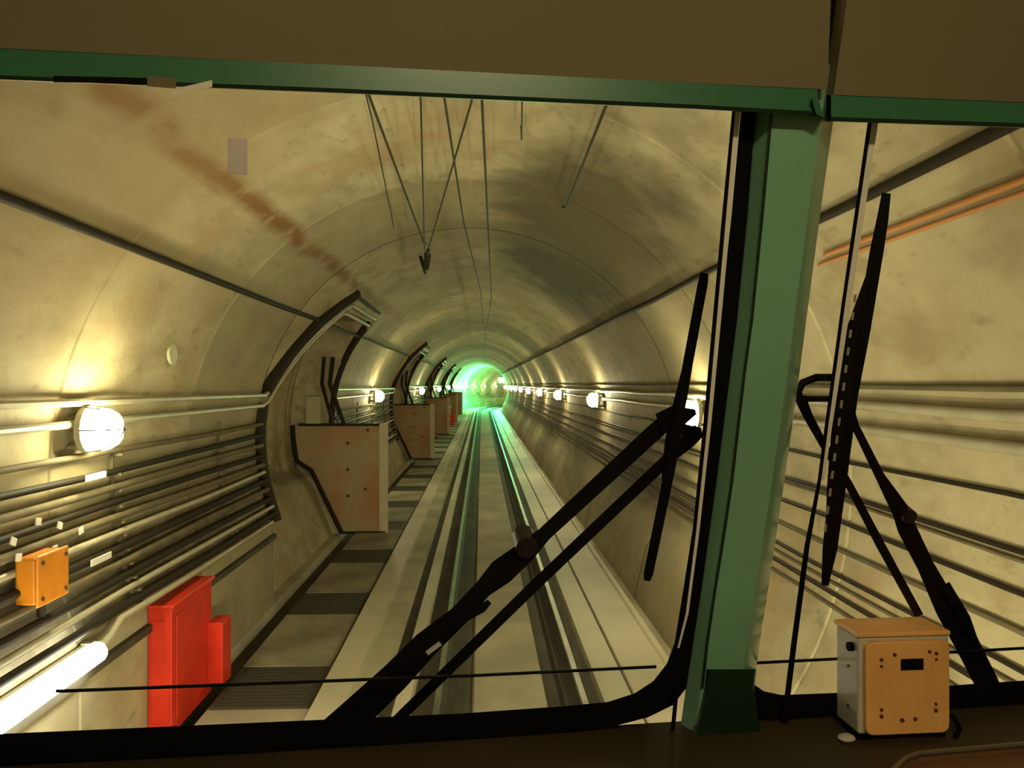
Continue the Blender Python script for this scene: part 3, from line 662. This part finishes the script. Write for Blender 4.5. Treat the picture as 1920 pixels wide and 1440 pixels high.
for x in (-BW/2 - .004, BW/2 - .012):
    q = MB(); q.box(x, x + .016, .012, BD - .01, 0, .013); q.build('foot', M['rubber'], e)
q = MB(); q.cyl((.024, BH - .014), .007, -BW/2 - .014, -BW/2 - .006, 12, axis='x'); q.build('side_knob', M['rubber'], e)
q = MB(); q.cyl((.035, BH - .048), .0025, -BW/2 - .0095, -BW/2 - .006, 8, axis='x'); q.build('side_screw', M['screw'], e)
q = MB(); q.cyl((.035, .045), .0025, -BW/2 - .0095, -BW/2 - .006, 8, axis='x'); q.build('side_screw', M['screw'], e)
q = MB(); q.sphere((-BW/2 - .024, .01, .006), .014, .012, .006, 12, 6); q.build('clamp', M['box_white'], e, 50)
q = MB(); q.tube([(BW/2 + .006, .03, .03), (BW/2 + .022, .02, .028), (BW/2 + .026, .01, .012), (BW/2 + .012, 0, .005)], .004, 8); q.build('lead', M['rubber'], e, 50)

# ------------------------------------------------------------------ wipers outside the glass
def bar(mb, pts, h, w0):
    """pts: (px, py, width px) -> flat bar"""
    rows_ = []
    for i, (x, y_, wd) in enumerate(pts):
        a = pts[max(i-1, 0)]; b_ = pts[min(i+1, len(pts)-1)]; dx, dy = b_[0]-a[0], b_[1]-a[1]; l = math.hypot(dx, dy); nx, ny = -dy/l*wd/2, dx/l*wd/2
        rows_.append([(x+nx, y_+ny, h), (x-nx, y_-ny, h), (x-nx, y_-ny, h+w0), (x+nx, y_+ny, h+w0)])
    loft_px(mb, rows_)
e = empty('windscreen_wiper', mat=MG); tag(e, 'black double arm wiper lying across the large pane', 'wiper', 'windscreen wipers')
mb = MB(); bar(mb, [(1321, 512, 15), (1318, 530, 19), (1290, 680, 19), (1258, 870, 20), (1216, 1075, 18), (1213, 1089, 12)], .014, .018); mb.build('blade', M['rubber'], e)
mb = MB(); bar(mb, [(1294, 650, 10), (1270, 775, 24), (1258, 830, 24), (1245, 900, 10)], .032, .012); mb.build('blade_spine', M['black'], e)
mb = MB(); bar(mb, [(1250, 790, 30), (1225, 812, 32), (1020, 1002, 27), (985, 1035, 40), (940, 1072, 50), (905, 1105, 34), (860, 1155, 38), (800, 1207, 50), (740, 1270, 56), (660, 1345, 62), (600, 1400, 66)], .048, .018); mb.build('arm', M['black'], e)
mb = MB(); bar(mb, [(1312, 806, 26), (1290, 826, 30), (1255, 858, 22), (1000, 1100, 21), (760, 1335, 20), (690, 1405, 20)], .046, .010); mb.build('link_rod', M['black'], e)
mb = MB(); bar(mb, [(1236, 795, 40), (1268, 782, 46), (1305, 772, 10)], .040, .02); bar(mb, [(1265, 800, 20), (1312, 815, 26)], .044, .015); mb.build('hub', M['black'], e)
mb = MB(); c_ = gl(985, 1018, .05); mb.cyl((c_.x, c_.z), .017, .035, .075, 14); mb.build('clamp_bolt', M['knob'], e, 40)
mb = MB(); bar(mb, [(835, 1180, 14), (905, 1140, 16), (918, 1128, 10)], .04, .022); mb.build('clip', M['black'], e)
mb = MB(); bar(mb, [(800, 1225, 9), (826, 1206, 9)], .0465, .001); mb.build('maker_plate', M['white_tag'], e)
e = empty('windscreen_wiper', mat=MG); tag(e, 'black wiper with perforated blade on the narrower pane beyond the pillar', 'wiper', 'windscreen wipers')
mb = MB(); bar(mb, [(1662, 362, 17), (1655, 410, 22), (1644, 470, 26), (1619, 620, 26), (1594, 740, 30), (1572, 900, 32), (1556, 1030, 28), (1549, 1080, 17), (1547, 1098, 14)], .014, .016); mb.build('blade', M['rubber'], e)
mb = MB(); bar(mb, [(1626, 520, 8), (1592, 640, 26), (1575, 790, 30), (1562, 920, 24), (1553, 1000, 10)], .012, .012); mb.build('blade_spine', M['black'], e)
for i in range(14):
    f_ = i / 13; x, y_ = 1604 - 55 * f_, 560 + 430 * f_
    q = MB(); bar(q, [(x, y_ - 8, 5), (x - 2, y_ + 7, 5)], .010, .002); q.build('slot', M['cable_pale'], e)
mb = MB(); bar(mb, [(1588, 745, 14), (1604, 800, 15), (1650, 893, 18), (1690, 960, 34), (1700, 990, 36), (1735, 1060, 32), (1775, 1140, 44), (1812, 1205, 46), (1850, 1280, 44), (1880, 1345, 44)], .048, .018); mb.build('arm', M['black'], e)
mb = MB(); bar(mb, [(1500, 745, 22), (1515, 780, 18), (1545, 835, 15), (1590, 905, 15), (1650, 1020, 17), (1724, 1155, 16)], .046, .010); mb.build('link_rod', M['black'], e)
mb = MB(); mb.tube([gl(x, y_, .05) for x, y_ in ((1502, 752), (1496, 735), (1505, 718), (1530, 708), (1560, 708), (1580, 715))], .0058, 8); mb.tube([gl(x, y_, .05) for x, y_ in ((1512, 748), (1545, 748), (1585, 748))], .0045, 8); mb.build('hub_loop', M['black'], e, 50)
mb = MB(); c_ = gl(1697, 962, .05); mb.cyl((c_.x, c_.z), .012, .036, .07, 12); mb.build('clamp_bolt', M['knob'], e, 40)
mb = MB(); bar(mb, [(1772, 1095, 18), (1810, 1160, 20), (1828, 1200, 12)], .04, .016); mb.build('clip', M['black'], e)
